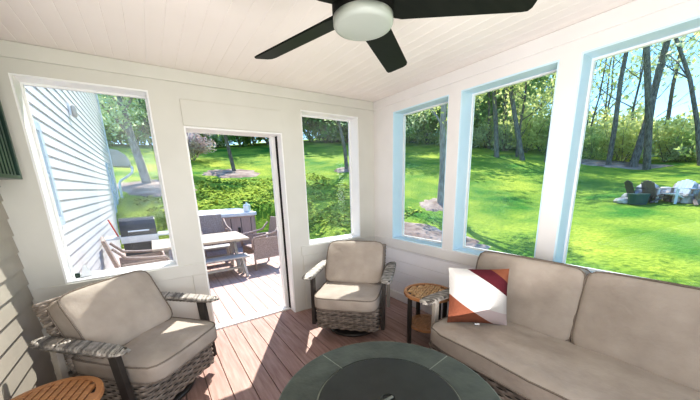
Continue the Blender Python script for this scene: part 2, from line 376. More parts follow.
# windows: jamb liner, pane
def window(n, axis, a0, a1, z0, z1, gm, jm, depth=TH):
    mb = MB(); t = .012; e = .004
    def b(p, q, z, w, d0, d1):
        if axis == 'x': mb.box(p, q, d0, d1, z, w)
        else: mb.box(d0, d1, p, q, z, w)
    b(a0, a0+t, z0, z1, e, depth+.02); b(a1-t, a1, z0, z1, e, depth+.02); b(a0+t, a1-t, z1-t, z1, e, depth+.02); b(a0+t, a1-t, z0, z0+t, e, depth+.02)
    o = struct(mb.build('window_%d' % n, jm))
    mb = MB(); d = depth - .01
    def b2(p, q, z, w):
        if axis == 'x': mb.box(p, q, d-.008, d+.02, z, w)
        else: mb.box(d-.008, d+.02, p, q, z, w)
    s = .014
    b2(a0+t, a0+t+s, z0+t, z1-t); b2(a1-t-s, a1-t, z0+t, z1-t); b2(a0+t+s, a1-t-s, z1-t-s, z1-t); b2(a0+t+s, a1-t-s, z0+t, z0+t+s)
    mb.build('sash', M['white'], o)
    mb = MB()
    if axis == 'x': mb.add([(a0+t, d+.006, z0+t), (a1-t, d+.006, z0+t), (a1-t, d+.006, z1-t), (a0+t, d+.006, z1-t)], [(0, 1, 2, 3)])
    else: mb.add([(d+.006, a0+t, z0+t), (d+.006, a1-t, z0+t), (d+.006, a1-t, z1-t), (d+.006, a0+t, z1-t)], [(0, 1, 2, 3)])
    mb.build('pane', gm, o)
window(1, 'x', *A_W1, M['glass_hazy'], M['white']); window(2, 'x', *A_W2, M['glass'], M['white'])
for i, (a, b) in enumerate(B_W): window(3+i, 'y', a, b, *BZ, M['glass'], M['jamb'])
# house windows seen from outside
for i, (y0, y1, z0, z1) in enumerate(H_W):
    mb = MB(); t = .09; xo = XL+.035
    mb.box(XL-.02, xo, y0, y0+t, z0, z1); mb.box(XL-.02, xo, y1-t, y1, z0, z1); mb.box(XL-.02, xo, y0+t, y1-t, z1-t, z1); mb.box(XL-.02, xo, y0+t, y1-t, z0, z0+t)
    mb.box(XL-.02, xo-.01, y0+t, y1-t, (z0+z1)/2-.02, (z0+z1)/2+.02)
    o = struct(mb.build('window_%d' % (7+i), M['bluetrim'], bevel=.004))
    mb = MB(); mb.box(XL-.02, XL-.004, y0+t, y1-t, z0+t, z1-t); mb.build('pane', M['shade'], o)
# doorway
mb = MB()
mb.box(-2.119, -2.104, .002, .24, 0, 2.013); mb.box(-1.2384, -1.2234, .002, .24, 0, 2.013); mb.box(-2.104, -1.2384, .002, .24, 1.998, 2.013)
mb.box(-1.285, -1.2384, .165, .24, 0.02, 1.998)
o = struct(mb.build('door_1', M['white'], bevel=.002))
mb = MB(); mb.box(-1.2445, -1.2384, .115, .160, .02, 1.998); mb.build('weather_strip', M['dark'], o)
mb = MB(); mb.box(-2.104, -1.2384, .13, .24, -.012, .018); mb.build('threshold', M['white'], o, bevel=.004)

# ------------------------------------------------------------------ ground
def ss(t): t = min(1, max(0, t)); return t*t*(3-2*t)
def hgt(x, y):
    m = max(ss((x-.8)/1.6), ss((y-6.2)/.8))
    z = -.3 + .115*max(0, x-2.5) + .21*max(0, y-1.5)*m
    if x > 26: z -= .07*(x-26)
    if y > 27: z -= .10*(y-27)
    return z + .04*noise.noise(Vector((x*.3, y*.3, 0)))
mb = MB(); xs = [-14+i*.5 for i in range(125)]; ys = [-22+i*.5 for i in range(131)]
for y in ys:
    for x in xs:
        z = hgt(x, y)
        if x < .6 and y < 6.4: z = min(z, -.3)
        mb.v.append((x, y, z))
nx = len(xs)
for j in range(len(ys)-1):
    for i in range(nx-1): mb.f.append((j*nx+i, j*nx+i+1, (j+1)*nx+i+1, (j+1)*nx+i))
struct(mb.build('ground', M['lawn'], smooth=True))
rnd = random.Random(4)
def patch(cx, cy, rx, ry, rz, name, label, cat, m, dz=.035, seed=0):
    mb = MB(); nr, na = 8, 36; rr = random.Random(seed); jit = [1+rr.uniform(-.14, .14) for _ in range(na)]
    mb.v.append((cx, cy, hgt(cx, cy)+dz+.05))
    for i in range(1, nr+1):
        for j in range(na):
            a = 2*PI*j/na; k = i/nr*jit[j]; u, w = rx*k*math.cos(a), ry*k*math.sin(a)
            x = cx+u*math.cos(rz)-w*math.sin(rz); y = cy+u*math.sin(rz)+w*math.cos(rz)
            mb.v.append((x, y, hgt(x, y)+(dz+.05*(1-i/nr)+rr.uniform(-.01, .015) if i < nr else -.03)))
    for j in range(na): mb.f.append((0, 1+j, 1+(j+1) % na))
    for i in range(nr-1):
        for j in range(na):
            a = 1+i*na; b = a+na; mb.f.append((a+j, b+j, b+(j+1) % na, a+(j+1) % na))
    return tag(mb.build(name, m, smooth=True), label, cat, kind='stuff')
patch(1.35, 13.3, 1.5, 1.4, .35, 'mulch_ring', 'pale mulch ring around the young tree seen through the doorway', 'mulch', M['mulch'], seed=1)
patch(-2.2, 10.3, 1.3, 1.5, .1, 'mulch_ring', 'mulch ring around the tree seen through the pane beside the siding', 'mulch', M['mulch'], seed=2)
patch(6.2, 3.95, .8, .6, .4, 'mulch_ring', 'small mulch ring at the foot of the grey tree nearest the corner window', 'mulch', M['mulch'], seed=3)
patch(3.5, 2.5, 1.9, .95, 1.95, 'mulch_bed', 'wide bed of pale bark mulch on the lawn just below the two narrower windows', 'mulch', M['mulch'], seed=4)
patch(7.1, 11.2, .9, .6, .3, 'mulch_ring', 'small mulch ring round the slim tree behind the swivel chair window', 'mulch', M['mulch'], seed=5)
patch(21.3, 3.0, 2.6, 1.5, 1.75, 'leaf_litter', 'strip of dry brown leaves along the edge of the woods', 'leaf litter', M['mulch'], seed=6)

# ------------------------------------------------------------------ plants
def leaf_quads(mb, c, rad, n, size, rr, flat=1.0):
    for _ in range(n):
        while True:
            p = Vector((rr.uniform(-1, 1), rr.uniform(-1, 1), rr.uniform(-1, 1)))
            if p.length <= 1: break
        p = Vector((c[0]+p.x*rad[0], c[1]+p.y*rad[1], c[2]+p.z*rad[2]))
        d = Vector((rr.gauss(0, 1), rr.gauss(0, 1), rr.gauss(0, 1)*flat)).normalized(); e = d.cross(Vector((rr.gauss(0, 1), rr.gauss(0, 1), rr.gauss(0, 1)))).normalized()
        s = size*rr.uniform(.6, 1.3); o = len(mb.v)
        mb.v += [tuple(p-d*s), tuple(p+e*s*.45), tuple(p+d*s), tuple(p-e*s*.45)]; mb.f.append((o, o+1, o+2, o+3))
def grow(mb, ends, p, d, L, r, lev, rr, wander=.12, spread=.7, levels=2, first=.35):
    k = 7; pts = [p.copy()]; rads = [r]; q = p.copy(); dd = d.copy()
    for i in range(k):
        dd = (dd + Vector((rr.gauss(0, wander), rr.gauss(0, wander), rr.gauss(0, wander*.4)+.03))).normalized()
        q = q + dd*(L/k); pts.append(q.copy()); rads.append(r*(1-.8*(i+1)/k))
        if lev < levels and (i+1)/k > (first if lev == 0 else .25):
            for _ in range(2 if lev == 0 else rr.choice((1, 1, 2))):
                a = rr.uniform(0, 2*PI); side = Vector((math.cos(a), math.sin(a), rr.uniform(-.05, .5)))
                nd = (dd*(1-spread)+side*spread).normalized()
                grow(mb, ends, q, nd, L*rr.uniform(.28, .42)*(1-.3*(i/k)), rads[-1]*.5, lev+1, rr, wander*1.3, spread, levels)
        if lev >= 1: ends.append((q.copy(), lev))
    mb.tube(pts, rads, n=7 if lev == 0 else 4 if lev == 1 else 3, caps=False)
def tree_mesh(name, seed, h, r, nleaf, size, lm, bm, lean=(0, 0), first=.35, cl=.6, levels=2, spread=.7, wander=.08):
    rr = random.Random(seed); mb = MB(); ends = []
    grow(mb, ends, Vector((0, 0, -.15)), Vector((lean[0], lean[1], 1)).normalized(), h, r, 0, rr, wander, spread, levels, first)
    lb = MB()
    if nleaf:
        for i in range(nleaf // 6):
            e, lev = rr.choice(ends); leaf_quads(lb, e, (cl, cl, cl*.8), 6, size, rr)
    root = bpy.data.objects.new(name, None); COL.objects.link(root)
    mb.build('trunk', bm, root, smooth=True)
    if nleaf: lb.build('foliage', lm, root)
    return root
def put(o, x, y, label, cat, group=None, rz=0, s=1.0):
    o.location = (x, y, hgt(x, y)-.02); o.rotation_euler = (0, 0, rz); o.scale = (s, s, s); return tag(o, label, cat, group)
put(tree_mesh('lawn_tree', 11, 7.5, .11, 5200, .10, M['leaf_green'], M['bark'], first=.22, cl=.55, lean=(-.03, 0)), 1.54, 13.78, 'young green tree in a mulch ring, seen through the open doorway', 'tree')
put(tree_mesh('lawn_tree', 12, 6.6, .17, 8200, .085, M['leaf_pale'], M['bark_pale'], first=.15, cl=.55, lean=(.0, .02), spread=.5), -2.45, 10.9, 'leafy grey-barked tree beyond the grill, seen through the window beside the siding', 'tree')
put(tree_mesh('lawn_tree', 13, 9, .115, 5200, .11, M['leaf_pale'], M['bark'], first=.25, cl=.7), 7.09, 11.12, 'slim dark-trunked tree framed by the narrow window behind the swivel chair', 'tree')
put(tree_mesh('lawn_tree', 14, 10, .135, 6500, .07, M['leaf_yellow'], M['bark_pale'], first=.22, cl=.6, lean=(.02, -.03)), 6.25, 3.86, 'grey-trunked tree with pale new leaves close outside the window by the corner', 'tree')
T_ = [(21, 17, .18, 600, M['leaf_yellow'], (.05, .02), .42), (22, 16, .13, 420, M['leaf_yellow'], (-.08, .05), .30), (23, 19, .17, 500, M['leaf_pale'], (.07, -.05), .45),
      (24, 12, .09, 420, M['leaf_yellow'], (-.10, .03), .2), (25, 16, .11, 600, M['leaf_pale'], (.05, .10), .25), (26, 11, .075, 420, M['leaf_yellow'], (.03, -.12), .15)]
VAR = [tree_mesh('woodland_tree', sd, h, r, nl, .17, lm, M['bark'], lean=ln, first=fi, cl=.9, wander=.075, spread=.6) for (sd, h, r, nl, lm, ln, fi) in T_]
used = set()
def wood(k, x, y, label, group=None, rz=0, s=1.0):
    o = VAR[k]
    if k in used: o = copy_tree(VAR[k])
    used.add(k); return put(o, x, y, label, 'tree', group, rz, s)
wood(0, 18.36, 8.64, 'dark leaning woodland trunk with yellow leaves, first from the corner in the middle window', rz=.4)
wood(2, 18.56, 6.94, 'thick straight dark trunk in the centre of the middle window', rz=2.2)
wood(1, 18.96, 5.69, 'thin dark trunk close to the post at the sofa side of the middle window', rz=4.0)
wood(1, 20.44, 2.91, 'slender leaning trunk nearest the post in the big window behind the sofa', rz=1.0, s=1.05)
wood(0, 20.78, 1.90, 'thickest straight trunk in the big window behind the sofa', rz=5.0, s=1.1)
wood(2, 20.2, 1.15, 'dark forked trunk just beside the thickest one in the sofa window', rz=3.4, s=1.0)
wood(4, 21.5, -.6, 'tall thin trunk above the ring of stones on the lawn', rz=.2, s=1.0)
for q_, (x, y, sd, lab) in enumerate(((17.2, 10.6, 51, 'yellow-leaved understory tree at the corner side of the middle window'), (19.6, 7.9, 52, 'yellow-leaved understory tree between the two leaning trunks in the middle window'), (15.0, 15.5, 53, 'broad pale-leaved tree filling the top of the window by the corner'))):
    put(tree_mesh('understory_tree', sd, 9, .10, 3600, .14, M['leaf_yellow'] if q_ < 2 else M['leaf_pale'], M['bark'], first=.12, cl=.8, wander=.1), x, y, lab, 'tree')
rw = random.Random(77)
for i in range(44):
    x = rw.uniform(21.5, 31); y = rw.uniform(-9, 17)
    wood(rw.choice((1, 3, 4, 5, 5, 3)), x, y, 'thin bare-branched tree deep in the woods beyond the lawn', 'thin trees deep in the woods', rw.uniform(0, 6.28), rw.uniform(.8, 1.15))
for i in range(26):
    x = rw.uniform(-14, 22); y = rw.uniform(29, 36)
    wood(rw.choice((0, 1, 3, 4)), x, y, 'leafy tree in the wooded bank behind the top of the lawn', 'trees on the wooded bank', rw.uniform(0, 6.28), rw.uniform(.7, 1.0))
def shrub_mesh(name, seed, h, w, n, size, lm, stems=5):
    rr = random.Random(seed); root = bpy.data.objects.new(name, None); COL.objects.link(root)
    mb = MB()
    for i in range(stems):
        a = rr.uniform(0, 6.28); mb.tube([(0, 0, -.1), (.2*w*math.cos(a), .2*w*math.sin(a), h*.35), (.38*w*math.cos(a), .38*w*math.sin(a), h*.8)], [.03, .02, .008], n=4, caps=False)
    mb.build('stem', M['bark'], root)
    lb = MB()
    for i in range(14):
        a = rr.uniform(0, 6.28); q = rr.uniform(0, .36)*w; c = (q*math.cos(a), q*math.sin(a), rr.uniform(.2, .82)*h)
        leaf_quads(lb, c, (w*.24, w*.24, h*.22), n//14, size, rr)
    lb.build('foliage', lm, root); return root
SV = [shrub_mesh('woodland_shrub', 31, 2.6, 3.2, 800, .15, M['leaf_green']), shrub_mesh('woodland_shrub', 32, 3.4, 3.4, 900, .16, M['leaf_yellow']),
      shrub_mesh('woodland_shrub', 33, 2.0, 3.0, 700, .14, M['leaf_pale']), shrub_mesh('woodland_shrub', 34, 6.0, 5.0, 1500, .24, M['leaf_dark'])]
sused = set()
def shrub(k, x, y, label, group, s=1.0):
    o = SV[k]
    if k in sused: o = copy_tree(SV[k])
    sused.add(k); return put(o, x, y, label, 'shrub', group, rw.uniform(0, 6.28), s)
for i in range(46):
    y = -10 + 26*i/46 + rw.uniform(-.5, .5); x = rw.uniform(22, 26) - max(0, y-4)*.22
    shrub(rw.choice((0, 1, 1, 2)), x, y, 'bright green undergrowth bush along the foot of the woods beyond the lawn', 'undergrowth along the woods', rw.uniform(.6, 1.05))
for i in range(30):
    y = -12 + 28*i/30 + rw.uniform(-.5, .5); x = rw.uniform(29, 33)
    shrub(rw.choice((1, 1, 2)), x, y, 'tall leafy thicket bush far back among the trunks', 'thicket far back in the woods', rw.uniform(1.0, 1.5))
for i in range(60):
    x = -13 + 37*i/60 + rw.uniform(-.4, .4); y = rw.uniform(25.0, 29.0) - max(0, x-9)*.35
    shrub(rw.choice((3, 2, 0, 3, 1, 2)), x, y, 'dense green bush on the wooded bank at the top of the lawn', 'bushes on the wooded bank', rw.uniform(.9, 1.5) if x > 4 else rw.uniform(.75, 1.2))
for i in range(18):
    a = i/18; shrub(rw.choice((3, 3, 0)), 25-11.5*a+rw.uniform(-1, 1), 13+11*a+rw.uniform(-1, 1), 'tall green bush where the woods turn the corner of the lawn', 'bushes at the corner of the woods', rw.uniform(1.0, 1.5))
put(shrub_mesh('flowering_shrub', 41, 2.3, 2.9, 1900, .11, M['leaf_pink']), .1, 17.9, 'rounded pale pink flowering shrub on the lawn, seen through the doorway', 'shrub')
# leafy ground cover on the bank behind the hot tub: nobody could count it
lb = MB(); rc = random.Random(9)
for _ in range(7500):
    x = rc.uniform(-3.2, 5.2); y = rc.uniform(2.4, 11.6)
    if (x < 1.5 and y < 6.7) or (x < -2.9): continue
    if math.hypot((x+2.2)/1.3, (y-10.3)/1.5) < 1: continue
    if noise.noise(Vector((x*.9, y*.9, 3))) < -.25: continue
    if x > 2.2 and y < 3.6: continue
    z = hgt(x, y); s = rc.uniform(.05, .11); a = rc.uniform(0, 6.28); t = rc.uniform(.1, .55)
    d = Vector((math.cos(a), math.sin(a), t)).normalized(); e = Vector((-math.sin(a), math.cos(a), 0)); p = Vector((x, y, z+rc.uniform(.0, .06)))
    o = len(lb.v); lb.v += [tuple(p-d*s), tuple(p+e*s*.5), tuple(p+d*s), tuple(p-e*s*.5)]; lb.f.append((o, o+1, o+2, o+3))
tag(lb.build('ground_cover', M['cover']), 'yellow-green leafy ground cover growing over the bank behind the hot tub', 'ground cover', kind='stuff')

# ------------------------------------------------------------------ wicker and cushions
def rrect(w, d, r, n=5):
    pts = []
    for cx, cy, a0 in ((w/2-r, -d/2+r, -PI/2), (w/2-r, d/2-r, 0), (-w/2+r, d/2-r, PI/2), (-w/2+r, -d/2+r, PI)):
        for i in range(n+1):
            a = a0+PI/2*i/n; pts.append(Vector((cx+r*math.cos(a), cy+r*math.sin(a))))
    return pts
def resample(pts, step):
    pts = pts+[pts[0]]; L = sum((pts[i+1]-pts[i]).length for i in range(len(pts)-1)); n = max(8, int(round(L/step))); n -= n % 4
    out = []; acc = 0; i = 0; nx = (pts[1]-pts[0]).length
    for k in range(n):
        t = L*k/n
        while t > acc+nx and i < len(pts)-2: acc += nx; i += 1; nx = (pts[i+1]-pts[i]).length
        out.append(pts[i].lerp(pts[i+1], (t-acc)/max(nx, 1e-9)))
    return out
def weave(mb, sec, t0, t1, rows, axis_fn, amp=.006, step=.011, per=4, scale_fn=None, dome=.0025):
    """woven strands that run round the closed section sec, row by row between t0 and t1; axis_fn(px, py, t) gives the point in space"""
    pts = resample(sec, step); n = len(pts)
    nr = []
    for i in range(n):
        t = (pts[(i+1) % n]-pts[i-1]); nr.append(Vector((t.y, -t.x)).normalized())
    hgt_ = (t1-t0)/rows
    for j in range(rows):
        o = len(mb.v)
        for i in range(n):
            off = amp*math.cos(2*PI*i/(2*per)+PI*j)
            for k, (dv, dn) in enumerate(((-.52, -.004), (0, dome), (.52, -.004))):
                t = t0+hgt_*(j+.5+dv); s = scale_fn((t-t0)/(t1-t0)) if scale_fn else 1
                q = pts[i]*s+nr[i]*(off*s+dn)
                mb.v.append(tuple(axis_fn(q.x, q.y, t)))
        for i in range(n):
            a = o+i*3; b = o+((i+1) % n)*3
            mb.f.append((a, b, b+1, a+1)); mb.f.append((a+1, b+1, b+2, a+2))
def cushion(w, d, h, n=12, k=7, puff=.10, wr=.006, seed=0, sag=0):
    """box cushion centred on the origin, thickness along z; returns (MB, position function)"""
    def pos(p):
        x, y, z = p; kk = (abs(x)**k+abs(y)**k+abs(z)**4)**(1/k) if False else (abs(x)**k+abs(y)**k+abs(z)**k)**(1/k)
        x, y, z = x/kk, y/kk, z/kk
        bz = 1+puff*(1-x*x)*(1-y*y)*2
        q = Vector((x*w/2*(1+.015*(1-y*y)), y*d/2*(1+.015*(1-x*x)), z*h/2*bz))
        nz = noise.noise(Vector((q.x*5+seed, q.y*5, q.z*5)))+.5*noise.noise(Vector((q.x*13+seed, q.y*13, q.z*13)))
        q.z += wr*nz*(1 if z > 0 else .3); return q
    mb = MB(); idx = {}
    def vid(p):
        key = tuple(round(c, 5) for c in p)
        if key not in idx: idx[key] = len(mb.v); mb.v.append(tuple(pos(p)))
        return idx[key]
    g = [math.copysign(abs(-1+2*i/n)**.75, -1+2*i/n) for i in range(n+1)]
    for ax in range(3):
        for sg in (-1, 1):
            for i in range(n):
                for j in range(n):
                    q = []
                    for (a, b) in ((i, j), (i+1, j), (i+1, j+1), (i, j+1)):
                        p = [0, 0, 0]; p[ax] = sg; p[(ax+1) % 3] = g[a]; p[(ax+2) % 3] = g[b]; q.append(vid(tuple(p)))
                    mb.f.append(tuple(q if sg > 0 else reversed(q)))
    return mb, pos
def piping(pos, z, n=60, r=.0055):
    mb = MB(); pts = []
    for i in range(n):
        a = 2*PI*i/n; x, y = math.cos(a), math.sin(a); m = max(abs(x), abs(y)); p = pos((x/m, y/m, z)); q = Vector((p.x, p.y, 0)); q = q*(1+.004/max(q.length, .01)); pts.append((q.x, q.y, p.z))
    mb.tube(pts, r, n=5, closed=True); return mb
def put_cushion(name, parent, w, d, h, loc, rot=(0, 0, 0), seed=0, puff=.1, wr=.006, k=7, ztop=.8, zbot=-.8, n=14):
    mb, pos = cushion(w, d, h, n=n, k=k, puff=puff, wr=wr, seed=seed)
    o = mb.build(name, M['fabric'], parent, smooth=True); o.location = loc; o.rotation_euler = rot
    for z in (ztop, zbot): piping(pos, z).build('piping', M['piping'], o, smooth=True)
    return o

def arm_mesh(L, w, t):
    mb = MB(); sec = rrect(w, t, t*.48, 4)
    sc = lambda q: max(.3, (1-abs(2*q-1)**7)**.5) if 0 < q < 1 else .3
    weave(mb, sec, 0, L, int(L/.0165), lambda a, b, s: Vector((a, s + a*.5*(1 if b > 0 else -1), b)), amp=.002, step=.0125, per=2, scale_fn=sc, dome=.0035)
    return mb
def make_chair(label, loc, rz):
    t = thing('swivel_armchair', label, 'armchair', loc, rz)
    W, D = .61, .64
    sk = MB(); weave(sk, rrect(W, D, .045, 5), .11, .345, 12, lambda a, b, z: Vector((a, b, z)), amp=.006, step=.011, per=4)
    o = sk.build('wicker_base', M['wicker'], t, smooth=True)
    mb = MB(); mb.prism([tuple(p) for p in rrect(W-.024, D-.024, .04)], .115, .343); mb.build('lining', M['wickerback'], o)
    # swivel base
    b = MB(); b.lathe([(.02, .005), (.25, .005), (.27, .012), (.27, .030), (.24, .036), (.05, .05), (.05, .115), (.02, .115)], 36); b.build('swivel_base', M['post'], t, smooth=True)
    # leaning wicker back
    lean = R(23); bk = MB(); y0, z0 = .205, .30
    fn = lambda a, b, s: Vector((a, y0 + b*math.cos(lean) + s*math.sin(lean), z0 - b*math.sin(lean) + s*math.cos(lean)))
    weave(bk, rrect(W, .055, .026, 4), 0, .55, 28, fn, amp=.004, step=.011, per=3)
    o = bk.build('backrest', M['wicker'], t, smooth=True)
    mb = MB(); mb.prism([tuple(p) for p in rrect(W-.02, .038, .018)], .01, .54, Matrix.Translation((0, y0, z0)) @ Matrix.Rotation(-lean, 4, 'X')); mb.build('backrest_core', M['wicker'], o)
    for s in (-1, 1):
        o = arm_mesh(.70, .105, .036).build('armrest', M['wickerarm'], t, smooth=True); o.location = (s*.378, -.345, .612)
        mb = MB(); mb.prism([(x*.9, y) for x, y in [(-.04, .03), (.04, .03), (.04, .61), (-.04, .61)]], -.012, .012); mb.build('armrest_core', M['wickerback'], o)
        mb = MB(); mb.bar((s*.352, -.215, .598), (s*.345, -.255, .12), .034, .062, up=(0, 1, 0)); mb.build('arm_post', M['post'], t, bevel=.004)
        mb = MB(); mb.bar((s*.352, .235, .598), (s*.345, .27, .12), .034, .055, up=(0, 1, 0)); mb.build('arm_post', M['post_lit'], t, bevel=.004)
    put_cushion('seat_cushion', t, .615, .70, .135, (0, -.065, .405), seed=loc[0]*7, puff=.10, wr=.007)
    put_cushion('back_cushion', t, .60, .45, .17, (0, .165, .645), (R(90-29), 0, 0), seed=loc[1]*5+3, puff=.16, wr=.014, k=9)
    return t
fz = math.atan2
# chair facing direction d: local -Y maps to d
def rz_for(dx, dy): return math.atan2(dx, -dy)
make_chair('tan cushioned wicker swivel armchair in the corner beneath the narrow window', (-.855, -.675, 0), rz_for(-.737, -.675))
make_chair('tan cushioned wicker swivel armchair against the lap siding, facing the round table', (-2.65, -.62, 0), rz_for(.675, -.738))

# sofa along the right wall
def make_sofa():
    y0, y1 = -1.70, -3.86; L = y0-y1; yc = (y0+y1)/2
    t = thing('wicker_sofa', 'long wicker sofa with tan seat and back cushions under the wide windows', 'sofa', (0, yc, 0))
    sk = MB(); tr = lambda a, b, z: Vector((a-.47, b, z))
    weave(sk, rrect(.80, L+.02, .045, 5), .10, .30, 9, tr, amp=.008, step=.014, per=4)
    o = sk.build('wicker_base', M['wicker'], t, smooth=True)
    mb = MB(); mb.prism([(a-.47, b) for a, b in [tuple(p) for p in rrect(.776, L-.01, .04)]], .105, .295); mb.build('lining', M['wickerback'], o)
    mb = MB(); bk = rrect(.055, L, .026, 4)
    lean = R(9); fn = lambda a, b, s: Vector((-.145 + a*math.cos(lean) + s*math.sin(lean), b, .29 - a*math.sin(lean) + s*math.cos(lean)))
    weave(mb, bk, 0, .50, 26, fn, amp=.004, step=.014, per=3); o = mb.build('backrest', M['wicker'], t, smooth=True)
    mb = MB(); mb.prism([tuple(p) for p in rrect(.038, L-.02, .018)], .01, .49, Matrix.Translation((-.145, 0, .29)) @ Matrix.Rotation(lean, 4, 'Y')); mb.build('backrest_core', M['wickerback'], o)
    for s in (1, -1):
        ya = s*(L/2+.065)
        o = arm_mesh(.78, .10, .036).build('armrest', M['wickerarm'], t, smooth=True); o.rotation_euler = (0, 0, R(-90)); o.location = (-.89, ya, .592)
        mb = MB(); mb.box(-.04, .04, .03, .75, -.012, .012); mb.build('armrest_core', M['wickerback'], o)
        mb = MB(); mb.bar((-.735, ya-s*.01, .578), (-.75, ya-s*.015, .0), .045, .036, up=(0, 1, 0)); mb.build('leg', M['post_lit'], t, bevel=.004)
        mb = MB(); mb.bar((-.22, ya-s*.01, .578), (-.19, ya-s*.015, .0), .055, .036, up=(0, 1, 0)); mb.build('leg', M['post'], t, bevel=.004)
    put_cushion('seat_cushion', t, .70, L, .145, (-.575, 0, .372), seed=5, puff=.08, wr=.016, n=30, k=10)
    for i in range(3):
        put_cushion('back_cushion', t, .715, .50, .19, (-.245, y0-.36-.72*i-yc, .655), (R(90), R(0), R(-90)), seed=20+i*3, puff=.10, wr=.011, k=11)
    for c in kids(t):
        if c.name.startswith('back_cushion'): c.rotation_euler = (R(77), 0, R(-90))
    return t
make_sofa()

# throw pillow
def make_pillow():
    bx, by = -.785, -1.811; dx, dy = .715, -.699; S = .415; nx_, ny_ = .699, .715; th = R(9)
    n = 18; mb = MB(); uv = []
    for side in (1, -1):
        for j in range(n+1):
            for i in range(n+1):
                u, v = -1+2*i/n, -1+2*j/n; e = (1-u**4)*(1-v**4)
                pin = 1-.05*(1-u*u)*(v*v)-.0; pin2 = 1-.05*(1-v*v)*(u*u)
                z = side*(.07*max(e, 0)**.75)*(1 + .08*noise.noise(Vector((u*2, v*2, side))))
                mb.v.append((u*S/2*pin2, z, v*S/2*pin)); uv.append(((u+1)/2, 1-(v+1)/2))
    m = (n+1)**2
    for s_ in (0, 1):
        for j in range(n):
            for i in range(n):
                a = s_*m+j*(n+1)+i; q = (a, a+1, a+n+2, a+n+1); mb.f.append(q if s_ else tuple(reversed(q)))
    o = mb.build('throw_pillow', M['pillow'], None, smooth=True, uv=uv)
    X = Vector((dx, dy, 0)).normalized(); back = Vector((nx_, ny_, 0)).normalized()
    Z = (Vector((0, 0, 1))*math.cos(th)+back*math.sin(th)).normalized(); Y = Z.cross(X)
    c = Vector((bx, by, .452))+back*.035+X*.20+Z*(S/2)
    mt = Matrix((X, Y, Z)).transposed().to_4x4(); mt.translation = c; o.matrix_world = mt
    tag(o, 'square throw pillow in white, maroon and rust diagonal blocks leaning on the sofa', 'pillow')
    mb = MB(); mb.box(-.018, .016, -.016, -.010, -S/2-.001, -S/2+.009); q = mb.build('care_tag', M['plas_white'], o)
    return o
make_pillow()

# ------------------------------------------------------------------ round tables
def fire_table():
    t = thing('fire_pit_table', 'round dark tiled fire pit table with a covered centre, in front of the sofa', 'table', (-1.75, -2.222, 0))
    RT, RI, zt = .4765, .303, .58
    for k in range(4):
        a0 = R(7+90*k)+.008; a1 = R(97+90*k)-.008; n = 22; mb = MB()
        inner = [((RI+.006)*math.cos(a0+(a1-a0)*i/n), (RI+.006)*math.sin(a0+(a1-a0)*i/n)) for i in range(n+1)]
        outer = [((RT-.006)*math.cos(a0+(a1-a0)*i/n), (RT-.006)*math.sin(a0+(a1-a0)*i/n)) for i in range(n+1)]
        mb.add([(*p, zt) for p in inner]+[(*p, zt) for p in outer]+[(*p, zt-.02) for p in inner]+[(*p, zt-.02) for p in outer],
               [(i, n+1+i, n+2+i, i+1) for i in range(n)]+[(i, i+1, 2*(n+1)+i+1, 2*(n+1)+i) for i in range(n)]+[(n+1+i, 3*(n+1)+i, 3*(n+1)+i+1, n+2+i) for i in range(n)]+[(0, 2*(n+1), 3*(n+1), n+1), (n, 2*n+1, 4*n+3, 3*n+2)])
        mb.build('tile_segment', M['slate'], t)
    mb = MB(); mb.lathe([(.10, zt-.03), (RT, zt-.03), (RT+.002, zt-.012), (RT, zt-.002), (RT-.007, zt-.002), (RT-.008, zt-.008), (RI, zt-.008)], 96); mb.build('rim', M['rim'], t, smooth=False)
    mb = MB(); mb.lathe([(RI-.02, zt-.012), (RI+.004, zt-.012), (RI+.006, zt-.0035), (RI-.0, zt-.0035), (RI-.004, zt-.007)], 72); mb.build('grout_line', M['grout'], t)
    for k in range(4):
        a = R(7+90*k); mb = MB(); mb.bar((RI*math.cos(a), RI*math.sin(a), zt-.004), ((RT-.005)*math.cos(a), (RT-.005)*math.sin(a), zt-.004), .006, .006); mb.build('grout_line', M['grout'], t)
    mb = MB(); mb.lathe([(.02, zt-.010), (RI-.004, zt-.010), (RI-.003, zt+.004), (RI-.010, zt+.008), (.03, zt+.009), (.034, zt+.012), (.0335, zt+.014), (.028, zt+.0135), (.027, zt+.006), (.001, zt+.004)], 72)
    lid = mb.build('lid', M['slatelid'], t, smooth=False)
    mb = MB(); mb.cbox((0, 0, zt+.010), (.052, .014, .008)); mb.build('lid_handle', M['rim'], lid, bevel=.003)
    mb = MB(); weave(mb, [Vector((.36*math.cos(2*PI*i/40), .36*math.sin(2*PI*i/40))) for i in range(40)], .03, zt-.03, 24, lambda a, b, z: Vector((a, b, z)), amp=.006, step=.013, per=3)
    o = mb.build('wicker_base', M['wicker'], t, smooth=True)
    mb = MB(); mb.lathe([(.30, .0), (.345, .002), (.345, zt-.032), (.30, zt-.032)], 40); mb.build('lining', M['wickerback'], o)
fire_table()

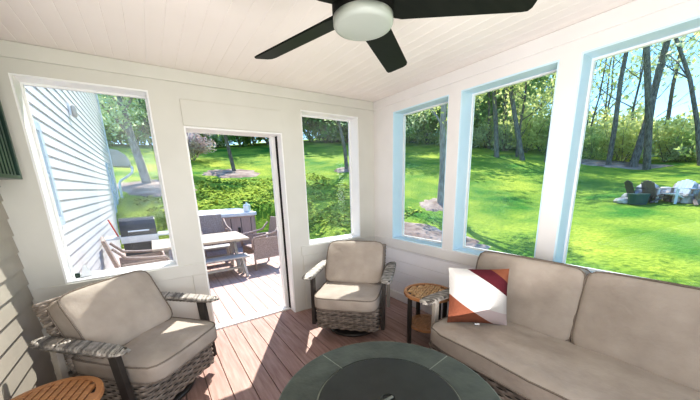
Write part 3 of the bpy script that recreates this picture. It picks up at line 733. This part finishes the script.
def side_table(label, x, y, rz, basket=False):
    t = thing('slatted_side_table', label, 'side table', (x, y, 0), rz)
    Rr, zt = .221, .50
    mb = MB(); n = 56; ri = .192
    o4 = [[(r*math.cos(2*PI*i/n), r*math.sin(2*PI*i/n), z) for i in range(n)] for r, z in ((ri, zt-.028), (Rr, zt-.028), (Rr, zt-.003), (Rr-.004, zt), (ri, zt))]
    vs = sum(o4, []); fs = []
    for k in range(5):
        for i in range(n): a, b = k*n, ((k+1) % 5)*n; fs.append((a+i, a+(i+1) % n, b+(i+1) % n, b+i))
    mb.add(vs, fs); mb.build('rim', M['teakrim'], t)
    def slats(z, r, w, gap, parent, name, th=.016):
        mb = MB(); x = -r+.004
        while x < r-.01:
            xa, xb = x, min(x+w, r-.002); m = max(abs(xa), abs(xb))
            if m < r:
                L = math.sqrt(r*r-m*m)
                if L > .02: mb.box(xa, xb, -L, L, z-th, z)
            x += w+gap
        return mb.build(name, M['teak'], parent, bevel=.002)
    if basket:
        mb = MB(); c = .050
        for i in range(-4, 5):
            for j in range(-4, 5):
                cx, cy = i*c, j*c
                if math.hypot(cx, cy) > ri-.020: continue
                for q in (-1, 1):
                    if (i+j) % 2: mb.box(cx-.0215, cx+.0215, cy+q*.0118-.0072, cy+q*.0118+.0072, zt-.016, zt-.002+.002*(q > 0))
                    else: mb.box(cx+q*.0118-.0072, cx+q*.0118+.0072, cy-.0215, cy+.0215, zt-.016, zt-.002)
        mb.build('basket_slats', M['teak_light'], t)
        mb = MB(); mb.lathe([(.01, zt-.026), (ri, zt-.026), (ri, zt-.017), (.01, zt-.017)], 40); mb.build('backing', M['wickerback'], t)
    else: slats(zt-.001, ri+.002, .027, .009, t, 'top_slats')
    for k in range(4):
        a = PI/4+k*PI/2; mb = MB(); mb.bar((.183*math.cos(a), .183*math.sin(a), 0), (.183*math.cos(a), .183*math.sin(a), zt-.027), .032, .032, up=(math.cos(a), math.sin(a), 0)); mb.build('leg', M['post'], t, bevel=.003)
    mb = MB(); o2 = [[(r*math.cos(2*PI*i/n), r*math.sin(2*PI*i/n), z) for i in range(n)] for r, z in ((.142, .165), (.172, .165), (.172, .187), (.142, .187))]
    fs = []
    for k in range(4):
        for i in range(n): a, b = k*n, ((k+1) % 4)*n; fs.append((a+i, a+(i+1) % n, b+(i+1) % n, b+i))
    mb.add(sum(o2, []), fs); sh = mb.build('shelf', M['teakrim'], t); slats(.186, .145, .024, .009, sh, 'shelf_slats')
side_table('round slatted teak side table beside the armchair against the siding', -3.024, -1.204, R(-16))
side_table('round woven-top teak side table standing between the corner chair and the sofa', -.475, -1.35, R(25), basket=True)

# ------------------------------------------------------------------ ceiling fan
def fan():
    cx, cy = -1.640, -1.945
    t = thing('ceiling_fan', 'black five-blade ceiling fan with a round frosted light', 'ceiling fan', (cx, cy, H))
    z = lambda q: q-H
    mb = MB(); mb.lathe([(.02, z(2.335)), (.085, z(2.34)), (.09, z(2.36)), (.09, z(2.449)), (.02, z(2.449))], 40); mb.build('ceiling_mount', M['dark'], t, smooth=False, bevel=.004)
    mb = MB(); mb.lathe([(.03, z(2.125)), (.118, z(2.125)), (.122, z(2.14)), (.122, z(2.20)), (.10, z(2.225)), (.03, z(2.23)), (.03, z(2.34)), (.02, z(2.34))], 48); mb.build('motor_housing', M['dark'], t, bevel=.004)
    mb = MB(); mb.lathe([(.001, z(2.088)), (.10, z(2.089)), (.114, z(2.093)), (.120, z(2.102)), (.120, z(2.125)), (.10, z(2.126))], 56); mb.build('light_lens', M['lens'], t, smooth=True)
    for k in range(5):
        a = R(106.5-72*k); mb = MB()
        m = Matrix.Rotation(a, 4, 'Z') @ Matrix.Translation((0, 0, z(2.158))) @ Matrix.Rotation(R(-13), 4, 'X')
        poly = [(.10, -.045), (.16, -.062), (.64, -.064), (.665, -.055), (.675, -.035), (.675, .045), (.665, .061), (.64, .064), (.16, .062), (.10, .045)]
        mb.prism(poly, -.004, .004, m); o = mb.build('blade', M['fan'], t, bevel=.002)
    for k in range(5):
        a = R(106.5-72*k); mb = MB(); m = Matrix.Rotation(a, 4, 'Z') @ Matrix.Translation((0, 0, z(2.172))) @ Matrix.Rotation(R(-13), 4, 'X')
        mb.box(.08, .20, -.03, .03, -.006, .004, m); mb.build('blade_bracket', M['dark'], t, bevel=.003)
fan()

# dark slatted panel hanging on the siding
def wall_panel():
    t = thing('louvered_wall_panel', 'dark green louvered panel in a black frame hung high on the lap siding', 'wall panel', (XL+.016, -.085, 1.575))
    y0, y1, h, d = -.80, -.045, .75, .15
    mb = MB(); mb.box(0, d, y0, y0+.03, 0, h); mb.box(0, d, y1-.03, y1, 0, h); mb.box(0, d, y0+.03, y1-.03, 0, .025); mb.box(0, d, y0+.03, y1-.03, h-.025, h); mb.box(0, .02, y0+.03, y1-.03, .025, h-.025)
    mb.build('frame', M['green_panel'], t, bevel=.003)
    mb = MB(); y = y0+.06
    while y < y1-.05: mb.box(.03, d-.01, y, y+.030, .025, h-.025); y += .055
    mb.build('slats', M['green_panel'], t)
    mb = MB(); mb.box(.0, .08, y0+.2, y1-.15, -.05, -.001); mb.build('bracket', M['dark'], t)
wall_panel()

# ------------------------------------------------------------------ deck furniture
def patio_chair(label, x, y, dx, dy, cover=False):
    t = thing('patio_armchair', label, 'patio chair', (x, y, -.012), rz_for(dx, dy), 'wicker chairs round the deck table' if False else None)
    mb = MB(); mb.box(-.27, .27, -.26, .24, .36, .42); mb.build('seat', M['patio'], t, bevel=.02)
    mb = MB(); mb.box(-.24, .24, -.02, .02, 0, .52, Matrix.Translation((0, .245, .40)) @ Matrix.Rotation(R(-13), 4, 'X')); mb.build('backrest', M['patio'], t, bevel=.015)
    for s in (-1, 1):
        mb = MB(); mb.box(s*.275-.012, s*.275+.012, -.25, .23, .20, .585); mb.build('side_panel', M['patio'], t, bevel=.006)
        mb = MB(); mb.tube([(s*.275, -.27, .40), (s*.28, -.275, .56), (s*.285, -.24, .61), (s*.285, -.05, .625), (s*.28, .17, .66), (s*.262, .29, .80)], .019, n=8); mb.build('armrest', M['patio'], t, smooth=True)
        for yy in (-.25, .24):
            mb = MB(); mb.tube([(s*.268, yy, 0), (s*.268, yy, .40)], .017, n=8); mb.build('leg', M['patio'], t, smooth=True)
    return t
patio_chair('wicker patio armchair at the doorway end of the deck table, back turned to the lawn', -.84, 2.40, -1, -.10)
patio_chair('wicker patio armchair beside the house siding at the grill end of the deck table', -2.68, 1.78, 1, .12)
patio_chair('wicker patio armchair behind the deck table, in front of the hot tub', -1.42, 3.72, 0, -1)
def patio_table():
    t = thing('deck_table', 'rectangular pale-topped dining table on the sunny deck', 'table', (-1.85, 2.48, -.012))
    mb = MB(); x = -.70
    for k in range(5): mb.box(-.70, .70, -.47+.19*k, -.47+.19*k+.183, .605, .642)
    mb.build('tabletop', M['patiotop'], t, bevel=.004)
    for s in (-1, 1):
        mb = MB(); mb.bar((s*.52, -.30, 0), (s*.52, -.10, .58), .07, .05, up=(1, 0, 0)); mb.bar((s*.52, .30, 0), (s*.52, .10, .58), .07, .05, up=(1, 0, 0)); mb.box(s*.52-.03, s*.52+.03, -.38, .38, .565, .604); mb.box(s*.52-.03, s*.52+.03, -.26, .26, .20, .25)
        mb.build('trestle', M['patiograngrey'], t, bevel=.003)
    mb = MB(); mb.box(-.50, .50, -.03, .03, .19, .25); mb.build('stretcher', M['patiograngrey'], t, bevel=.003)
patio_table()
def bench(label, y):
    t = thing('deck_bench', label, 'bench', (-1.68, y, -.012))
    mb = MB()
    for k in range(3): mb.box(-.47, .47, -.135+.092*k, -.135+.092*k+.086, .33, .358)
    mb.build('seat', M['patiograngrey'], t, bevel=.003)
    for s in (-1, 1):
        mb = MB(); mb.bar((s*.40, -.125, 0), (s*.36, -.05, .33), .06, .04, up=(1, 0, 0)); mb.bar((s*.40, .125, 0), (s*.36, .05, .33), .06, .04, up=(1, 0, 0)); mb.box(s*.37-.03, s*.37+.03, -.11, .11, .305, .329)
        mb.build('trestle', M['patiograngrey'], t, bevel=.003)
    mb = MB(); mb.box(-.36, .36, -.02, .02, .13, .17); mb.build('stretcher', M['patiograngrey'], t, bevel=.003)
bench('weathered grey bench on the near side of the deck table', 2.0)
bench('weathered grey bench on the hot tub side of the deck table', 3.12)
def hot_tub():
    t = thing('hot_tub', 'square brown-panelled hot tub with a grey cover at the back of the deck', 'hot tub', (-1.16, 5.32, -.012))
    mb = MB(); mb.prism([tuple(p) for p in rrect(1.72, 1.8, .10, 5)], .0, .78); mb.build('cabinet', M['tub'], t, bevel=.01)
    for k in range(7):
        x = -.72+.24*k; mb = MB(); mb.box(x-.006, x+.006, -.906, -.899, .05, .74); mb.build('panel_seam', M['wickerback'], t)
    mb = MB(); mb.prism([tuple(p) for p in rrect(1.80, 1.88, .10, 5)], .781, .87); mb.build('cover', M['tubcover'], t, bevel=.02)
    mb = MB(); mb.cbox((.42, -.91, .45), (.06, .02, .12)); mb.build('control_hatch', M['wickerback'], t, bevel=.005)
hot_tub()
o = MB(); o.lathe([(.03, .0), (.085, .0), (.09, .02), (.09, .16), (.07, .19), (.03, .20), (.02, .24), (.01, .24)], 20)
t = thing('lantern', 'small pale grey lantern on the corner of the hot tub cover', 'lantern', (-.46, 4.58, .859)); o.build('body', M['steel'], t)
o = MB(); o.tube([(-.07, 0, .19), (-.05, 0, .27), (.05, 0, .27), (.07, 0, .19)], .008, n=6); o.build('handle', M['plas_dark'], t)
def grill():
    t = thing('barbecue_grill', 'black gas grill with a steel shelf beside the house siding on the deck', 'grill', (-2.72, 3.45, -.012))
    mb = MB(); mb.box(-.24, .26, -.22, .22, .10, .62); mb.build('cabinet', M['grillblack'], t, bevel=.01)
    mb = MB(); n = 10; sec = [(-.24, .66)]+[(-.24+.0+.24*(1-math.cos(PI*i/n)), .66+.36*math.sin(PI*i/n)**.7) for i in range(1, n)]+[(.24, .66)]
    mb.v += [(-.25, y, z) for y, z in sec]+[(.27, y, z) for y, z in sec]; k = len(sec)
    mb.f += [tuple(reversed(range(k))), tuple(range(k, 2*k))]+[(i, (i+1) % k, k+(i+1) % k, k+i) for i in range(k)]
    hd = mb.build('hood', M['grillblack'], t, bevel=.01)
    mb = MB(); mb.tube([(-.14, -.27, .80), (.16, -.27, .80)], .013, n=8); mb.build('hood_handle', M['steel'], hd)
    mb = MB(); mb.box(-.26, .28, -.26, .22, .62, .66); mb.box(-.26, .28, -.275, -.255, .60, .72); mb.build('control_panel', M['steel'], t, bevel=.005)
    mb = MB(); mb.box(-.50, -.25, -.20, .20, .67, .70); mb.build('side_shelf', M['steel'], t, bevel=.005)
    mb = MB(); mb.box(.28, .52, -.20, .20, .67, .70); mb.build('side_shelf', M['steel'], t, bevel=.005)
    for sx in (-.22, .24):
        for sy in (-.2, .2): mb = MB(); mb.lathe([(.015, 0), (.03, .0), (.03, .10), (.015, .10)], 12, (sx, sy, 0)); mb.build('caster', M['dark'], t)
grill()
t = thing('grill_brush', 'red handled tool leaning on the grill shelf by the siding', 'tool', (-3.0, 3.25, .69))
mb = MB(); mb.bar((0, 0, 0), (-.10, .05, .32), .022, .016); mb.build('handle', M['red'], t, bevel=.003)
mb = MB(); mb.cbox((0, 0, .012), (.07, .03, .024)); mb.build('brush_head', M['steel'], t, bevel=.003)
# lamp on the siding, folded grey cover on the sill, eave
t = thing('exterior_wall_lamp', 'small white lamp fixed high on the white exterior siding', 'wall lamp', (XL+.016, 3.45, 2.73))
mb = MB(); mb.box(0, .025, -.035, .035, -.08, .09); mb.build('back_plate', M['white'], t, bevel=.006)
mb = MB(); mb.lathe([(.02, -.10), (.03, -.09), (.035, .05), (.02, .07), (.01, .07)], 16, (.055, 0, 0)); mb.build('shade', M['roof'], t, smooth=True)
t = thing('pointed_cover', 'small grey pointed cover standing at the low corner of the window by the siding', 'cover', (-2.985, .105, .803))
mb = MB(); mb.add([(-.035, -.02, 0), (.045, -.02, 0), (.045, .02, 0), (-.035, .02, 0), (-.005, 0, .10), (.01, 0, .10)], [(3, 2, 1, 0), (0, 1, 5, 4), (1, 2, 5), (2, 3, 4, 5), (3, 0, 4)]); mb.build('cover', M['steel'], t, bevel=.004)
mb = MB(); mb.cbox((-.052, 0, .018), (.03, .03, .036)); mb.build('weight', M['green_panel'], t, bevel=.004)
mb = MB(); mb.prism([(-.10, 2.14), (.32, 2.12), (.38, 2.18), (.38, 2.32), (.30, 2.48), (.12, 2.62), (-.10, 2.66)], 8.9, 9.6, Matrix(((1, 0, 0, XL+.1), (0, 0, 1, 0), (0, 1, 0, .10), (0, 0, 0, 1))))
ev = struct(mb.build('roof_eave', M['roof'], bevel=.02))
mb = MB(); mb.tube([(XL+.50, 8.85, 2.20), (XL+.50, 9.6, 2.20)], .045, n=10); mb.build('gutter', M['white'], ev, smooth=True)
mb = MB(); mb.tube([(XL+.50, 8.87, 2.16), (XL+.49, 8.87, 2.04), (XL+.30, 8.90, 1.88), (XL+.16, 8.92, 1.80), (XL+.10, 8.92, 1.70), (XL+.09, 8.92, .6)], .035, n=8); mb.build('downspout', M['white'], ev, smooth=True)

# ------------------------------------------------------------------ lawn seating round a stone ring
FC = (11.2, -1.85)
gz = hgt(*FC); rs = random.Random(3)
def stone(x, y, sx, sy, sz, label, group=None):
    mb = MB(); n = 8
    pr = [(.5, 0), (.95, .12), (1, .45), (.85, .8), (.4, 1.0)]
    for r, z in pr:
        for j in range(n):
            a = 2*PI*j/n; k = 1+.18*noise.noise(Vector((math.cos(a)*2+x*9, math.sin(a)*2+y*9, z*2))); mb.v.append((r*k*sx/2*math.cos(a), r*k*sy/2*math.sin(a), z*sz))
    for i in range(4):
        for j in range(n): mb.f.append((i*n+j, i*n+(j+1) % n, (i+1)*n+(j+1) % n, (i+1)*n+j))
    mb.f.append(tuple(reversed(range(n)))); mb.f.append(tuple(4*n+j for j in range(n)))
    o = mb.build('ring_stone', M['stone'], None); o.location = (x, y, hgt(x, y)-.03); o.rotation_euler = (0, 0, rs.uniform(0, 6)); tag(o, label, 'stone', group)
for k in range(20):
    a = 2*PI*k/20; stone(FC[0]+.75*math.cos(a), FC[1]+.75*math.sin(a), .30, .25, .30, 'grey field stone in the fire ring out on the lawn', 'fire ring stones')
stone(10.35, -.25, .62, .42, .20, 'flat grey stone at the post side of the lawn fire ring')
for k in range(17):
    stone(11.0+.16*k+rs.uniform(-.12, .12), -.45-.22*k+rs.uniform(-.15, .15), rs.uniform(.45, .8), rs.uniform(.35, .55), rs.uniform(.28, .55), 'pale weathered stone in the low pile behind the lawn chairs', 'stone pile behind the lawn chairs')
def lawn_chair(label, x, y, dx, dy, m):
    t = thing('lawn_chair', label, 'lawn chair', (x, y, hgt(x, y)-.02), rz_for(dx, dy)); t.scale = (.78, .78, .78)
    mb = MB()
    for k in range(4): mb.box(-.27, .27, -.30+.14*k, -.30+.14*k+.125, .36-.035*k, .385-.035*k)
    mb.build('seat', m, t)
    mb = MB()
    for k in range(5): mb.box(-.27+.11*k, -.27+.11*k+.10, -.012, .012, 0, .68-.03*abs(k-2)**1.5, Matrix.Translation((0, .22, .24)) @ Matrix.Rotation(R(-20), 4, 'X'))
    mb.build('backrest', m, t)
    for s in (-1, 1):
        mb = MB(); mb.box(s*.33-.06, s*.33+.06, -.38, .36, .545, .57); mb.build('armrest', m, t)
        mb = MB(); mb.box(s*.31-.02, s*.31+.02, -.32, -.24, 0, .545); mb.build('leg', m, t)
        mb = MB(); mb.bar((s*.29, -.28, .33), (s*.29, .42, .02), .03, .10, up=(1, 0, 0)); mb.build('leg', m, t)
lawn_chair('white slatted lawn chair beside the stone fire ring', 10.55, -1.30, -.9, .5, M['plas_white'])
lawn_chair('brown slatted lawn chair between the white chair and the post', 10.6, -.92, .8, -.6, M['plas_brown'])
lawn_chair('dark grey slatted lawn chair by the flat stone', 10.7, -.50, .6, -.8, M['plas_dark'])
lawn_chair('brown slatted lawn chair on the house side of the stone ring', 10.4, -1.95, .9, .3, M['plas_brown'])
t = thing('lawn_bin', 'small dark green tub on the grass by the fire ring', 'tub', (10.15, -.62, hgt(10.15, -.62)))
mb = MB(); mb.lathe([(.16, 0), (.22, 0), (.26, .30), (.27, .32), (.24, .32)], 20); mb.build('body', M['plas_teal'], t)
